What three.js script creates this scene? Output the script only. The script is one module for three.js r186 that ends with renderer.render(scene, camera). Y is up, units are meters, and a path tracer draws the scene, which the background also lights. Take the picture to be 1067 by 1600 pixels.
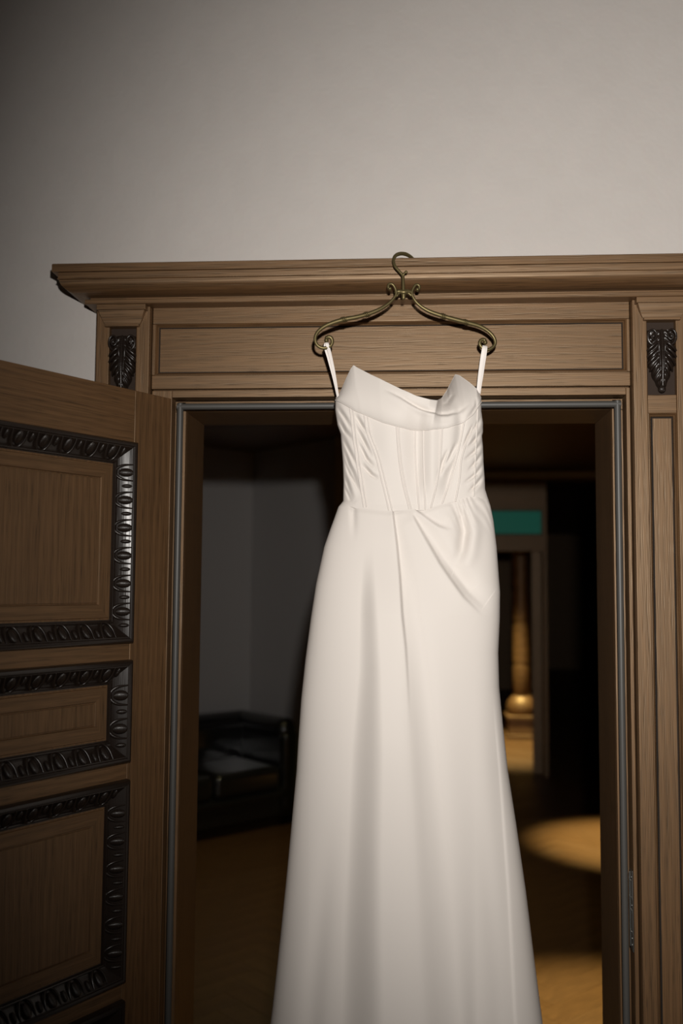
import * as THREE from 'three';
import { RoundedBoxGeometry } from 'three/addons/geometries/RoundedBoxGeometry.js';
import { mergeGeometries, mergeVertices, toCreasedNormals } from 'three/addons/utils/BufferGeometryUtils.js';

// ---------------------------------------------------------------- camera, light, exposure
const scene = new THREE.Scene();
scene.background = new THREE.Color(0x000000);
const camera = new THREE.PerspectiveCamera(2 * Math.atan(800 / 1500) * 180 / Math.PI, 1067 / 1600, 0.05, 60);
camera.position.set(0.031, 1.708, 2.0896);
camera.rotation.set(0.0749, 0.0706, 0.007, 'YXZ');
camera.focus = 1.98;
camera.userData.fStop = 2.2;
scene.add(camera);

const renderer = new THREE.WebGLRenderer({ antialias: true });
renderer.toneMapping = THREE.LinearToneMapping;
renderer.toneMappingExposure = 1.0;
renderer.shadowMap.enabled = true;
renderer.shadowMap.type = THREE.PCFSoftShadowMap;

// hand flash beside and above the camera, its zoomed head turned to the upper right of the doorway
const FLASH_AT = [0.085, 1.92, 2.10];
const flash = new THREE.SpotLight(new THREE.Color().setRGB(1.0, 0.955, 0.90), 14.2, 0, 0.85, 1, 2);
flash.position.set(...FLASH_AT);
flash.target.position.set(0.60, 2.02, 0);
flash.castShadow = true; flash.shadow.radius = 1.0; flash.shadow.mapSize.set(2048, 2048);
scene.add(flash, flash.target);

// unseen ceiling lamps added to light the room behind and the passage: [x, y, z, intensity, half angle]
const ADDED_LAMPS = [
  [1.55, 2.70, -4.55, 85, 0.29],
  [0.85, 2.70, -1.80, 52, 0.30],
  [-0.55, 2.70, -3.3, 3.2, 0.75],
  [0.95, 2.60, -8.3, 60, 0.50],
];

// ---------------------------------------------------------------- helpers
function rng(seed) { let a = seed >>> 0; return () => { a = (a + 0x6D2B79F5) | 0; let t = Math.imul(a ^ (a >>> 15), 1 | a); t = (t + Math.imul(t ^ (t >>> 7), 61 | t)) ^ t; return ((t ^ (t >>> 14)) >>> 0) / 4294967296; }; }
const rand = rng(41);
const clamp = (x, a, b) => Math.min(b, Math.max(a, x));
const smooth = (a, b, x) => { const t = clamp((x - a) / (b - a), 0, 1); return t * t * (3 - 2 * t); };
const lerp = (a, b, t) => a + (b - a) * t;
function at(table, key, ki = 0, vi = 1) {            // piecewise linear table lookup, keys rising or falling
  const up = table[table.length - 1][ki] > table[0][ki];
  const t = up ? table : [...table].reverse();
  if (key <= t[0][ki]) return t[0][vi];
  for (let i = 1; i < t.length; i++) if (key <= t[i][ki]) return lerp(t[i - 1][vi], t[i][vi], (key - t[i - 1][ki]) / (t[i][ki] - t[i - 1][ki]));
  return t[t.length - 1][vi];
}
const taken = new Map();
function numbered(name) { const n = taken.get(name) ?? 0; taken.set(name, n + 1); return n ? name + '_' + String(n).padStart(3, '0') : name; }
function plain(g) { let r = g.index ? g.toNonIndexed() : g; for (const k of Object.keys(r.attributes)) if (!['position', 'normal', 'uv'].includes(k)) r.deleteAttribute(k); if (!r.attributes.normal) r.computeVertexNormals(); return r; }
function obj(name, geos, mat, parent) {
  const list = (Array.isArray(geos) ? geos : [geos]);
  const g = list.length === 1 ? list[0] : mergeGeometries(list.map(plain));
  const m = new THREE.Mesh(g, mat); m.castShadow = m.receiveShadow = true;
  m.name = (!parent || parent === scene) ? numbered(name) : name;
  (parent ?? scene).add(m); return m;
}
function thing(name, label, category, pos = [0, 0, 0], turn = 0, extra = {}) {
  const g = new THREE.Group(); g.name = numbered(name); g.position.set(...pos); g.rotation.y = turn;
  g.userData = { label, category, ...extra }; scene.add(g); return g;
}
function tag(o, label, category, extra = {}) { o.userData = { label, category, ...extra }; return o; }
const STRUCT = { kind: 'structure' };

// uv in metres along the grain; every board starts at its own place in the grain
function grainUV(g, grain) {
  const p = g.attributes.position, n = g.attributes.normal, uv = new Float32Array(p.count * 2);
  const ou = rand() * 3, ov = rand() * 3;
  for (let i = 0; i < p.count; i++) {
    const x = p.getX(i), y = p.getY(i), z = p.getZ(i), ax = Math.abs(n.getX(i)), ay = Math.abs(n.getY(i)), az = Math.abs(n.getZ(i));
    let u, v;
    if (grain === 'x') { u = x; v = ay > az ? z : y; if (ax > ay && ax > az) { u = z; v = y; } }
    else if (grain === 'y') { u = y; v = ax > az ? z : x; if (ay > ax && ay > az) { u = z; v = x; } }
    else { u = z; v = ax > ay ? y : x; }
    uv[2 * i] = u + ou; uv[2 * i + 1] = v + ov;
  }
  g.setAttribute('uv', new THREE.BufferAttribute(uv, 2)); return g;
}
function box(x0, x1, y0, y1, z0, z1, grain = 'x', r = 0.0015) {
  const w = x1 - x0, h = y1 - y0, d = z1 - z0;
  const g = plain(new RoundedBoxGeometry(w, h, d, 1, Math.min(r, w / 2.1, h / 2.1, d / 2.1)));
  g.translate((x0 + x1) / 2, (y0 + y1) / 2, (z0 + z1) / 2);
  return grainUV(g, grain);
}
// rows of points -> surface (rows[i][j] = [x, y, z])
function sheet(rows, closed = false, uvScale = 1) {
  const R = rows.length, Cn = rows[0].length, pos = new Float32Array(R * Cn * 3), uv = new Float32Array(R * Cn * 2), idx = [];
  for (let i = 0; i < R; i++) for (let j = 0; j < Cn; j++) { const k = i * Cn + j; pos.set(rows[i][j], k * 3); uv[2 * k] = rows[i][j][0] * uvScale; uv[2 * k + 1] = rows[i][j][1] * uvScale; }
  const last = closed ? Cn : Cn - 1;
  for (let i = 0; i < R - 1; i++) for (let j = 0; j < last; j++) { const a = i * Cn + j, b = i * Cn + (j + 1) % Cn, c = a + Cn, d = b + Cn; idx.push(a, c, b, b, c, d); }
  const g = new THREE.BufferGeometry(); g.setAttribute('position', new THREE.BufferAttribute(pos, 3)); g.setAttribute('uv', new THREE.BufferAttribute(uv, 2)); g.setIndex(idx); g.computeVertexNormals(); return g;
}
function creased(g, angle = 0.6) { const uv = g.attributes.uv; return toCreasedNormals(g, angle); }
// tapered tube through points with a radius of its own at each; flat = squash along z
function taper(pts, radii, sides = 10, steps = 40, caps = true, flat = 1) {
  const curve = new THREE.CatmullRomCurve3(pts.map(p => new THREE.Vector3(...p)), false, 'centripetal');
  const fr = curve.computeFrenetFrames(steps, false), rows = [];
  const rAt = t => { const f = t * (radii.length - 1), i = Math.min(radii.length - 2, Math.floor(f)); return radii.length === 1 ? radii[0] : lerp(radii[i], radii[i + 1], f - i); };
  const ring = (c, n, b, r) => { const row = []; for (let k = 0; k <= sides; k++) { const a = k / sides * Math.PI * 2; row.push([c.x + r * (Math.cos(a) * n.x + Math.sin(a) * b.x), c.y + r * (Math.cos(a) * n.y + Math.sin(a) * b.y), c.z + flat * r * (Math.cos(a) * n.z + Math.sin(a) * b.z)]); } return row; };
  const P = [];
  for (let i = 0; i <= steps; i++) P.push(curve.getPointAt(i / steps));
  if (caps) { const t0 = fr.tangents[0], r = rAt(0); rows.push(ring(P[0].clone().addScaledVector(t0, -r * 0.95), fr.normals[0], fr.binormals[0], r * 0.02), ring(P[0].clone().addScaledVector(t0, -r * 0.65), fr.normals[0], fr.binormals[0], r * 0.72)); }
  for (let i = 0; i <= steps; i++) rows.push(ring(P[i], fr.normals[i], fr.binormals[i], rAt(i / steps)));
  if (caps) { const t1 = fr.tangents[steps], r = rAt(1); rows.push(ring(P[steps].clone().addScaledVector(t1, r * 0.65), fr.normals[steps], fr.binormals[steps], r * 0.72), ring(P[steps].clone().addScaledVector(t1, r * 0.95), fr.normals[steps], fr.binormals[steps], r * 0.02)); }
  return sheet(rows);
}
function ball(x, y, z, rx, ry = rx, rz = rx, ws = 14, hs = 10) { const g = new THREE.SphereGeometry(1, ws, hs); g.scale(rx, ry, rz); g.translate(x, y, z); g.computeVertexNormals(); return g; }
// mitred moulding round a rectangle in the xy plane; profile = [inset from the outer edge, z]
function frameMould(x0, x1, y0, y1, profile, z = 0, angle = 0.55) {
  const pos = [], uv = [];
  const corner = o => [[x0 + o, y0 + o], [x1 - o, y0 + o], [x1 - o, y1 - o], [x0 + o, y1 - o]];
  for (let i = 0; i < profile.length - 1; i++) {
    const [o0, h0] = profile[i], [o1, h1] = profile[i + 1], A = corner(o0), B = corner(o1);
    for (let k = 0; k < 4; k++) {
      const n = (k + 1) % 4, a = [...A[k], z + h0], b = [...A[n], z + h0], c = [...B[n], z + h1], d = [...B[k], z + h1];
      const along = q => (k % 2 ? q[1] : q[0]);
      for (const q of [a, b, c, a, c, d]) { pos.push(...q); uv.push(along(q), (q === a || q === b) ? o0 : o1); }
    }
  }
  const g = new THREE.BufferGeometry(); g.setAttribute('position', new THREE.Float32BufferAttribute(pos, 3)); g.setAttribute('uv', new THREE.Float32BufferAttribute(uv, 2)); g.computeVertexNormals();
  return toCreasedNormals(g, angle);
}
function lathe(profile, seg = 32) { return plain(new THREE.LatheGeometry(profile.map(p => new THREE.Vector2(...p)), seg)); }

// ---------------------------------------------------------------- textures
function lattice(seed) { const r = rng(seed), N = 256, t = new Float32Array(N * N); for (let i = 0; i < t.length; i++) t[i] = r(); return t; }
const LAT = [lattice(3), lattice(8), lattice(21), lattice(55)];
function noise(l, x, y, px, py) {                      // value noise that repeats after px, py cells (both at most 256)
  const xi = Math.floor(x), yi = Math.floor(y), fx = x - xi, fy = y - yi, w = f => f * f * (3 - 2 * f);
  const g = (i, j) => LAT[l][(((j % py) + py) % py) * 256 + (((i % px) + px) % px)];
  return lerp(lerp(g(xi, yi), g(xi + 1, yi), w(fx)), lerp(g(xi, yi + 1), g(xi + 1, yi + 1), w(fx)), w(fy));
}
const toS = v => Math.round(255 * clamp(v <= 0.0031308 ? v * 12.92 : 1.055 * Math.pow(v, 1 / 2.4) - 0.055, 0, 1));
function dataTex(w, h, fn, srgb, repeat) {
  const d = new Uint8Array(w * h * 4);
  for (let y = 0; y < h; y++) for (let x = 0; x < w; x++) { const c = fn(x / w, y / h), k = (y * w + x) * 4; for (let i = 0; i < 3; i++) d[k + i] = srgb ? toS(c[i]) : Math.round(255 * clamp(c[i], 0, 1)); d[k + 3] = 255; }
  const t = new THREE.DataTexture(d, w, h); t.wrapS = t.wrapT = THREE.RepeatWrapping; t.magFilter = THREE.LinearFilter; t.minFilter = THREE.LinearMipmapLinearFilter; t.generateMipmaps = true;
  if (srgb) t.colorSpace = THREE.SRGBColorSpace; if (repeat) t.repeat.set(...repeat); t.needsUpdate = true; return t;
}
// oak: u runs 1.3 m along the grain, v 0.32 m across it
function oakValue(u, v) {
  const warp = noise(0, u * 3, v * 4, 3, 4) * 1.0 + noise(1, u * 8, v * 9, 8, 9) * 0.22;
  const rings = 0.5 + 0.5 * Math.sin(Math.PI * 2 * (v * 22 + 3.2 * warp));
  const streak = noise(2, u * 6, v * 110, 6, 110) * 0.32 + noise(3, u * 22, v * 250, 22, 250) * 0.68;
  const pore = Math.pow(noise(1, u * 34, v * 256 + 0.5, 34, 256), 4);
  const broad = noise(2, u * 3, v * 5, 3, 5);
  return { tone: clamp(0.45 + 0.17 * (Math.pow(rings, 1.6) - 0.4) + 0.42 * (streak - 0.5) + 0.14 * (broad - 0.5), 0, 1), pore };
}
const oakMap = dataTex(1024, 1024, (u, v) => { const { tone, pore } = oakValue(u, v), k = 1 - 0.6 * pore; return [lerp(0.046, 0.196, tone) * k, lerp(0.021, 0.102, tone) * k, lerp(0.007, 0.044, tone) * k]; }, true, [1 / 1.3, 1 / 0.32]);
const oakBump = dataTex(1024, 1024, (u, v) => { const { tone, pore } = oakValue(u, v), h = clamp(0.75 - 0.25 * (1 - tone) - 0.6 * pore, 0, 1); return [h, h, h]; }, false, [1 / 1.3, 1 / 0.32]);
const plasterMap = dataTex(512, 512, (u, v) => { const n = 0.94 + 0.06 * (0.5 * noise(0, u * 9, v * 9, 9, 9) + 0.5 * noise(1, u * 40, v * 40, 40, 40)); return [0.62 * n, 0.578 * n, 0.545 * n]; }, true, [0.7, 0.7]);
const plasterBump = dataTex(512, 512, (u, v) => { const h = 0.5 * noise(2, u * 60, v * 60, 60, 60) + 0.5 * noise(3, u * 22, v * 22, 22, 22); return [h, h, h]; }, false, [2, 2]);
const weaveBump = dataTex(256, 256, (u, v) => { const h = 0.5 + 0.25 * Math.sin(u * Math.PI * 128) * Math.sin(v * Math.PI * 128) + 0.25 * (noise(0, u * 60, v * 60, 60, 60) - 0.5); return [h, h, h]; }, false, [20, 20]);

// ---------------------------------------------------------------- materials
const C = (r, g, b) => new THREE.Color().setRGB(r, g, b);
const M = {
  oak: new THREE.MeshPhysicalMaterial({ map: oakMap, bumpMap: oakBump, bumpScale: 0.0004, roughness: 0.5, ior: 2.0, specularColor: C(1, 0.76, 0.53) }),
  carved: new THREE.MeshPhysicalMaterial({ color: C(0.017, 0.011, 0.008), roughness: 0.3, bumpMap: oakBump, bumpScale: 0.0002 }),
  recess: new THREE.MeshPhysicalMaterial({ color: C(0.036, 0.024, 0.018), roughness: 0.7, specularIntensity: 0.3 }),  // stained backing, with part of the recess shade put into its colour
  darkQuirk: new THREE.MeshPhysicalMaterial({ color: C(0.026, 0.020, 0.016), roughness: 0.8, specularIntensity: 0.3 }),  // near-black strip running round the panel edges
  bead: new THREE.MeshPhysicalMaterial({ color: C(0.072, 0.069, 0.064), roughness: 0.45 }),
  plaster: new THREE.MeshStandardMaterial({ map: plasterMap, bumpMap: plasterBump, bumpScale: 0.0006, roughness: 0.92 }),
  greyPlaster: new THREE.MeshStandardMaterial({ color: C(0.52, 0.50, 0.49), bumpMap: plasterBump, bumpScale: 0.0006, roughness: 0.9 }),
  floor: new THREE.MeshPhysicalMaterial({ map: oakMap, roughness: 0.45 }),
  brass: new THREE.MeshPhysicalMaterial({ color: C(0.17, 0.135, 0.06), metalness: 0.75, roughness: 0.46 }),
  steel: new THREE.MeshPhysicalMaterial({ color: C(0.42, 0.42, 0.40), metalness: 1, roughness: 0.35 }),
  black: new THREE.MeshPhysicalMaterial({ color: C(0.012, 0.012, 0.012), roughness: 0.5 }),
  satin: new THREE.MeshPhysicalMaterial({ color: C(0.72, 0.67, 0.625), roughness: 0.6, specularIntensity: 0.4, bumpMap: weaveBump, bumpScale: 0.00006, side: THREE.DoubleSide }),
  lining: new THREE.MeshPhysicalMaterial({ color: C(0.74, 0.68, 0.61), roughness: 0.7, side: THREE.DoubleSide }),
  ribbon: new THREE.MeshPhysicalMaterial({ color: C(0.86, 0.80, 0.76), roughness: 0.6, side: THREE.DoubleSide }),
  leather: new THREE.MeshPhysicalMaterial({ color: C(0.010, 0.010, 0.010), roughness: 0.3, clearcoat: 0.85, clearcoatRoughness: 0.12 }),
  sign: new THREE.MeshStandardMaterial({ color: C(0.004, 0.04, 0.03), roughness: 0.5, emissive: C(0.001, 0.034, 0.022), emissiveIntensity: 1 }),
  lampGlow: new THREE.MeshStandardMaterial({ color: C(0.9, 0.85, 0.75), emissive: C(1, 0.8, 0.5), emissiveIntensity: 0.6 }),
};
const PLANKS = [0.42, 0.45, 0.48].map(r => new THREE.MeshPhysicalMaterial({ map: oakMap, roughness: r }));

// ---------------------------------------------------------------- structure: front room
const wallShape = new THREE.Shape([[-3.2, 0], [-0.53, 0], [-0.53, 2.15], [0.53, 2.15], [0.53, 0], [3.2, 0], [3.2, 3.6], [-3.2, 3.6]].map(p => new THREE.Vector2(...p)));
const wg = new THREE.ExtrudeGeometry(wallShape, { depth: 0.21, bevelEnabled: false }); wg.translate(0, 0, -0.25);
tag(obj('wall_front', wg, M.plaster), 'pale grey plaster wall above and beside the wooden door surround', 'wall', STRUCT);
function slab(name, x0, x1, y0, y1, z0, z1, mat, label, cat) { return tag(obj(name, box(x0, x1, y0, y1, z0, z1, 'x', 0.001), mat), label, cat, STRUCT); }
slab('wall_left', -3.32, -3.2, 0, 3.6, -0.25, 5.2, M.oak, 'dark panelled side wall of the room where the dress hangs', 'wall');
slab('wall_right', 3.2, 3.32, 0, 3.6, -0.25, 5.2, M.oak, 'dark panelled side wall facing the open carved door', 'wall');
slab('wall_back', -3.2, 3.2, 0, 3.6, 5.08, 5.2, M.oak, 'dark panelled wall opposite the hanging dress', 'wall');
slab('ceiling', -3.2, 3.2, 3.6, 3.7, -0.25, 5.2, M.plaster, 'pale ceiling above the hanging dress', 'ceiling');

// ---------------------------------------------------------------- structure: rooms behind
const floorMesh = slab('floor', -3.32, 4.72, -0.12, -0.004, -18.1, 5.2, M.floor, 'golden brown parquet floor running through the doorway', 'floor');
{ // herringbone blocks where the floor can be seen through the doorway
  const Lk = 0.60, Wk = 0.12, gap = 0.0012, g0 = plain(new THREE.BoxGeometry(Lk - gap, 0.012, Wk - gap));
  grainUV(g0, 'x');
  const r = rng(9); let n = 0; const spots = [];
  for (let a = -120; a < 120; a++) for (let b = -14; b < 14; b++) for (const h of [0, 1]) {
    const c = h ? [a * Wk - b * Lk + Lk + Wk / 2, a * Wk + b * Lk + Wk - Lk / 2] : [a * Wk - b * Lk + Lk / 2, a * Wk + b * Lk + Wk / 2];
    const s = Math.SQRT1_2; spots.push([(c[0] - c[1]) * s + 0.2, (c[0] + c[1]) * s - 5.5, h]);
  }
  spots.sort((p, q) => q[1] - p[1]);
  for (const [x, z, h] of spots) {
    const depth = 2.09 - z; // seen through the doorway only
    const inA = z < -1.4 && z > -6.6 && x > -0.08 - 0.265 * depth && x < 0.16 + 0.262 * depth && !(z < -2.4 && Math.abs(x + 0.05 * z + 0.1) < 0.05 * depth);
    const inB = z <= -6.6 && z > -10.2 && x > 0.5 && x < 1.32 + (-6.9 - z) * 0.1;
    if (!inA && !inB) continue;
    if (inA && z < -4.9 && x < 0.3) continue;
    if (n++ >= 300) break;
    const m = obj('plank', g0, PLANKS[Math.floor(r() * 3)], floorMesh);
    m.position.set(x, -0.005, z); m.rotation.y = h ? -Math.PI * 3 / 4 : -Math.PI / 4; m.castShadow = false;
  }
  console.log('planks', n);
}
slab('ceiling', -3.32, 4.72, 2.76, 2.9, -18.1, -0.25, M.oak, 'wooden ceiling of the room behind the doorway', 'ceiling');
function wallRun(name, x0, z0, x1, z1, h, mat, label) {          // wall along a line, room side on its line, thickness away from the doorway
  const len = Math.hypot(x1 - x0, z1 - z0), m = obj(name, box(0, len, 0, h, -0.12, 0, 'x', 0.001), mat);
  m.position.set(x0, 0, z0); m.rotation.y = Math.atan2(-(z1 - z0), x1 - x0);
  return tag(m, label, 'wall', STRUCT);
}
const P0 = [-1.215, -5.49];
wallRun('wall_left', -3.2, P0[1] + (P0[0] + 3.2), P0[0], P0[1], 2.76, M.greyPlaster, 'dim grey wall behind the back of the black sofa');
wallRun('wall_right', P0[0], P0[1], P0[0] + 0.85, P0[1] + 0.85, 2.76, M.greyPlaster, 'dim grey wall beside the arm of the black sofa');
slab('wall_left', -3.32, -3.2, 0, 2.76, -3.5, -0.25, M.greyPlaster, 'grey side wall between doorway and sofa', 'wall');
slab('wall_right', 2.4, 2.52, 0, 2.76, -6.75, -0.25, M.oak, 'dark panelled wall to the side of the exit doorway', 'wall');
slab('wall_right', -0.50, -0.38, 0, 2.76, -6.75, -4.70, M.greyPlaster, 'end of the grey wall running back to the exit doorway', 'wall');
{ // far wall with the doorway under the green sign; beside it an opening and deep room, added so this stretch goes black
  const s = new THREE.Shape([[-0.5, 0], [0.35, 0], [0.35, 2.02], [1.245, 2.02], [1.245, 0], [1.28, 0], [1.28, 2.66], [2.40, 2.66], [2.40, 0], [2.52, 0], [2.52, 2.76], [-0.5, 2.76]].map(p => new THREE.Vector2(...p)));
  const g = new THREE.ExtrudeGeometry(s, { depth: 0.14, bevelEnabled: false }); g.translate(0, 0, -6.89);
  tag(obj('wall_back', g, M.oak), 'wooden wall around the far doorway under the green sign', 'wall', STRUCT);
  tag(obj('trim_6', box(0.3, 2.4, 2.685, 2.745, -6.75, -6.69, 'x', 0.004), M.greyPlaster), 'pale moulding along the top of the far wooden wall', 'moulding', STRUCT);
  slab('wall_left', 0.05, 0.17, 0, 2.76, -14, -6.89, M.oak, 'wooden side wall of the far lit passage', 'wall');
  wallRun('wall_right', 1.28, -6.90, 2.20, -14, 2.76, M.oak, 'slanting wooden wall between the far passage and the added unlit room');
  slab('wall_back', 0.05, 2.2, 0, 2.76, -14.1, -14, M.oak, 'end wall of the far passage behind the column', 'wall');
  slab('wall_right', 4.6, 4.72, 0, 2.76, -18, -6.89, M.oak, 'side wall of the added deep unlit room', 'wall');
  slab('wall_back', 2.2, 4.6, 0, 2.76, -18.1, -18, M.oak, 'end wall of the added deep unlit room', 'wall');
  slab('wall_front', 2.40, 4.6, 0, 2.76, -6.89, -6.77, M.oak, 'wall beside the opening of the added deep unlit room', 'wall');
}

// ---------------------------------------------------------------- door surround: head (cornice and frieze)
const XPL = [-0.6688, -0.5471], XPR = [0.5095, 0.6310], ZP = 0.02;      // pilaster edges
{
  const head = thing('trim_1', 'brown oak cornice and frieze over the doorway where the hanger is hooked', 'door surround', [0, 0, 0], 0, STRUCT);
  const prof = [[0.0965, 2.3973], [0.0965, 2.3812], [0.0945, 2.3805], [0.086, 2.3840], [0.086, 2.3700], [0.0875, 2.3690], [0.0875, 2.3676], [0.0842, 2.3664]];
  for (let i = 1; i <= 10; i++) { const t = i / 10 * Math.PI / 2; prof.push([0.04 + 0.0442 * Math.cos(t), 2.3664 - 0.026 * Math.sin(t)]); }
  prof.push([0.031, 2.3404], [0.031, 2.3360], [0.0395, 2.3352], [0.0405, 2.3340], [0.0405, 2.3262], [0.0395, 2.3250], [-0.01, 2.3250]);
  prof.unshift([-0.04, 2.3990], [0.0945, 2.3990]);
  const rows = prof.map(([z, y]) => { const o = z - ZP; return [[XPL[0] - o, y, -0.04], [XPL[0] - o, y, z], [XPR[1] + o, y, z], [XPR[1] + o, y, -0.04]]; });
  const pos = [], uv = []; let acc = 0;
  for (let i = 0; i < rows.length - 1; i++) {
    const dl = Math.hypot(prof[i + 1][0] - prof[i][0], prof[i + 1][1] - prof[i][1]);
    for (let k = 0; k < 3; k++) {
      const a = rows[i][k], b = rows[i][k + 1], c = rows[i + 1][k + 1], d = rows[i + 1][k], s = q => k === 1 ? q[0] : q[2] + 2;
      for (const [q, v] of [[a, acc], [d, acc + dl], [b, acc], [b, acc], [d, acc + dl], [c, acc + dl]]) { pos.push(...q); uv.push(s(q), v + 0.13); }
    }
    acc += dl;
  }
  const g = new THREE.BufferGeometry(); g.setAttribute('position', new THREE.Float32BufferAttribute(pos, 3)); g.setAttribute('uv', new THREE.Float32BufferAttribute(uv, 2)); g.computeVertexNormals();
  obj('cornice', toCreasedNormals(g, 0.45), M.oak, head);
  const x0 = XPL[1] + 0.001, x1 = XPR[0] - 0.001;
  obj('backing_board', box(x0, x1, 2.1225, 2.335, -0.04, -0.016, 'x'), M.oak, head);
  obj('rail', box(x0, x1, 2.2885, 2.3275, -0.02, 0, 'x', 0.002), M.oak, head);
  obj('rail', box(x0, x1, 2.1405, 2.1722, -0.02, 0, 'x', 0.002), M.oak, head);
  obj('stile', box(x0, x0 + 0.007, 2.1722, 2.2885, -0.02, 0, 'y', 0.0015), M.oak, head);
  obj('stile', box(x1 - 0.007, x1, 2.1722, 2.2885, -0.02, 0, 'y', 0.0015), M.oak, head);
  obj('panel_moulding', frameMould(x0 + 0.007, x1 - 0.007, 2.1722, 2.2885, [[0, -0.001], [0.0012, -0.0005], [0.0025, -0.002], [0.004, -0.006], [0.006, -0.0075], [0.0065, -0.012]]), M.oak, head);
  obj('panel_quirk', frameMould(x0 + 0.0128, x1 - 0.0128, 2.1780, 2.2830, [[-0.0005, -0.0125], [0.0004, -0.0098], [0.0030, -0.0096], [0.0034, -0.0125]]), M.darkQuirk, head);
  obj('frieze_panel', box(x0 + 0.012, x1 - 0.012, 2.1775, 2.2835, -0.02, -0.0105, 'x', 0.003), M.oak, head);
  obj('architrave', box(-0.4992, 0.4992, 2.1215, 2.1375, -0.04, -0.003, 'x', 0.0015), M.oak, head);
}

// ---------------------------------------------------------------- door surround: pilasters with carved acanthus
function acanthus(parent, cx, top, bottom, half, z0) {
  const grp = [];
  const Wd = y => half * (0.38 + 0.62 * smooth(0.05, 0.55, (y - bottom) / (top - bottom)));
  const H = top - bottom;
  // body of the leaf: a swelling tongue with a scalloped edge
  const rows = [], N = 60, K = 24;
  for (let i = 0; i <= N; i++) {
    const f = i / N, y = lerp(bottom + 0.01, top - 0.004, f), row = [];
    const scal = 1 - 0.16 * Math.pow(Math.abs(Math.sin(f * Math.PI * 5)), 3), w = Wd(y) * scal * 0.94 * Math.sqrt(Math.sin(Math.min(1, f * 9) * Math.PI / 2));
    for (let k = 0; k <= K; k++) {
      const u = k / K * 2 - 1, edge = Math.sqrt(Math.max(0, 1 - u * u));
      const vein = Math.sin((f * 9 + Math.abs(u) * 2.1) * Math.PI * 2), flute = 0.0022 * vein * (Math.abs(u) > 0.18 ? 1 : 0);
      row.push([cx + u * w, y, z0 + 0.015 * edge * (0.75 + 0.35 * Math.sin(f * Math.PI)) + flute * edge]);
    }
    rows.push(row);
  }
  obj('leaf', sheet(rows), M.carved, parent);
  obj('leaf_spine', [taper([[cx, top - 0.006, z0 + 0.016], [cx, (top + bottom) / 2, z0 + 0.021], [cx, bottom + 0.014, z0 + 0.016]], [0.0024, 0.0034, 0.0026], 8, 24), taper([[cx - 0.004, top - 0.008, z0 + 0.014], [cx - 0.0045, (top + bottom) / 2, z0 + 0.018], [cx - 0.002, bottom + 0.02, z0 + 0.014]], [0.0012, 0.002, 0.001], 6, 24), taper([[cx + 0.004, top - 0.008, z0 + 0.014], [cx + 0.0045, (top + bottom) / 2, z0 + 0.018], [cx + 0.002, bottom + 0.02, z0 + 0.014]], [0.0012, 0.002, 0.001], 6, 24)], M.carved, parent);
  for (const s of [-1, 1]) {
    // volute at the top
    const sp = [];
    for (let i = 0; i <= 36; i++) { const a = i / 36 * Math.PI * 3.4, r = 0.0185 * (1 - i / 36 * 0.82); sp.push([cx + s * (half * 0.56 - r * Math.cos(a) * 0.72), top - 0.021 + r * 1.12 * Math.sin(a) * -1 + 0.002, z0 + 0.016 + 0.006 * i / 36]); }
    obj('volute', [taper([[cx + s * half * 0.18, top - 0.062, z0 + 0.014], [cx + s * half * 0.2, top - 0.04, z0 + 0.018], ...sp.slice(2)], [0.0016, 0.0028, 0.0028, 0.0022, 0.0018], 8, 70), ball(cx + s * half * 0.56, top - 0.020, z0 + 0.021, 0.0042, 0.005, 0.004)], M.carved, parent);
    const lobes = [[0.80, 0.62, 1.0], [0.72, 0.52, 1.0], [0.63, 0.43, 0.98], [0.54, 0.34, 0.92], [0.44, 0.25, 0.82], [0.34, 0.16, 0.66], [0.25, 0.09, 0.5]];
    for (const [f0, f1, w] of lobes) {
      const ya = bottom + H * f0, yb = bottom + H * f1, we = Wd(yb) * w * 0.98;
      obj('leaf_lobe', taper([[cx + s * 0.004, ya, z0 + 0.016], [cx + s * we * 0.45, lerp(ya, yb, 0.35), z0 + 0.019], [cx + s * we * 0.82, lerp(ya, yb, 0.75), z0 + 0.014], [cx + s * we, yb, z0 + 0.004]], [0.0012, 0.0027, 0.0034, 0.0022], 7, 16), M.carved, parent);
    }
  }
  obj('drop', ball(cx, bottom + 0.008, z0 + 0.008, 0.0085, 0.0085, 0.008), M.carved, parent);
}
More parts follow.
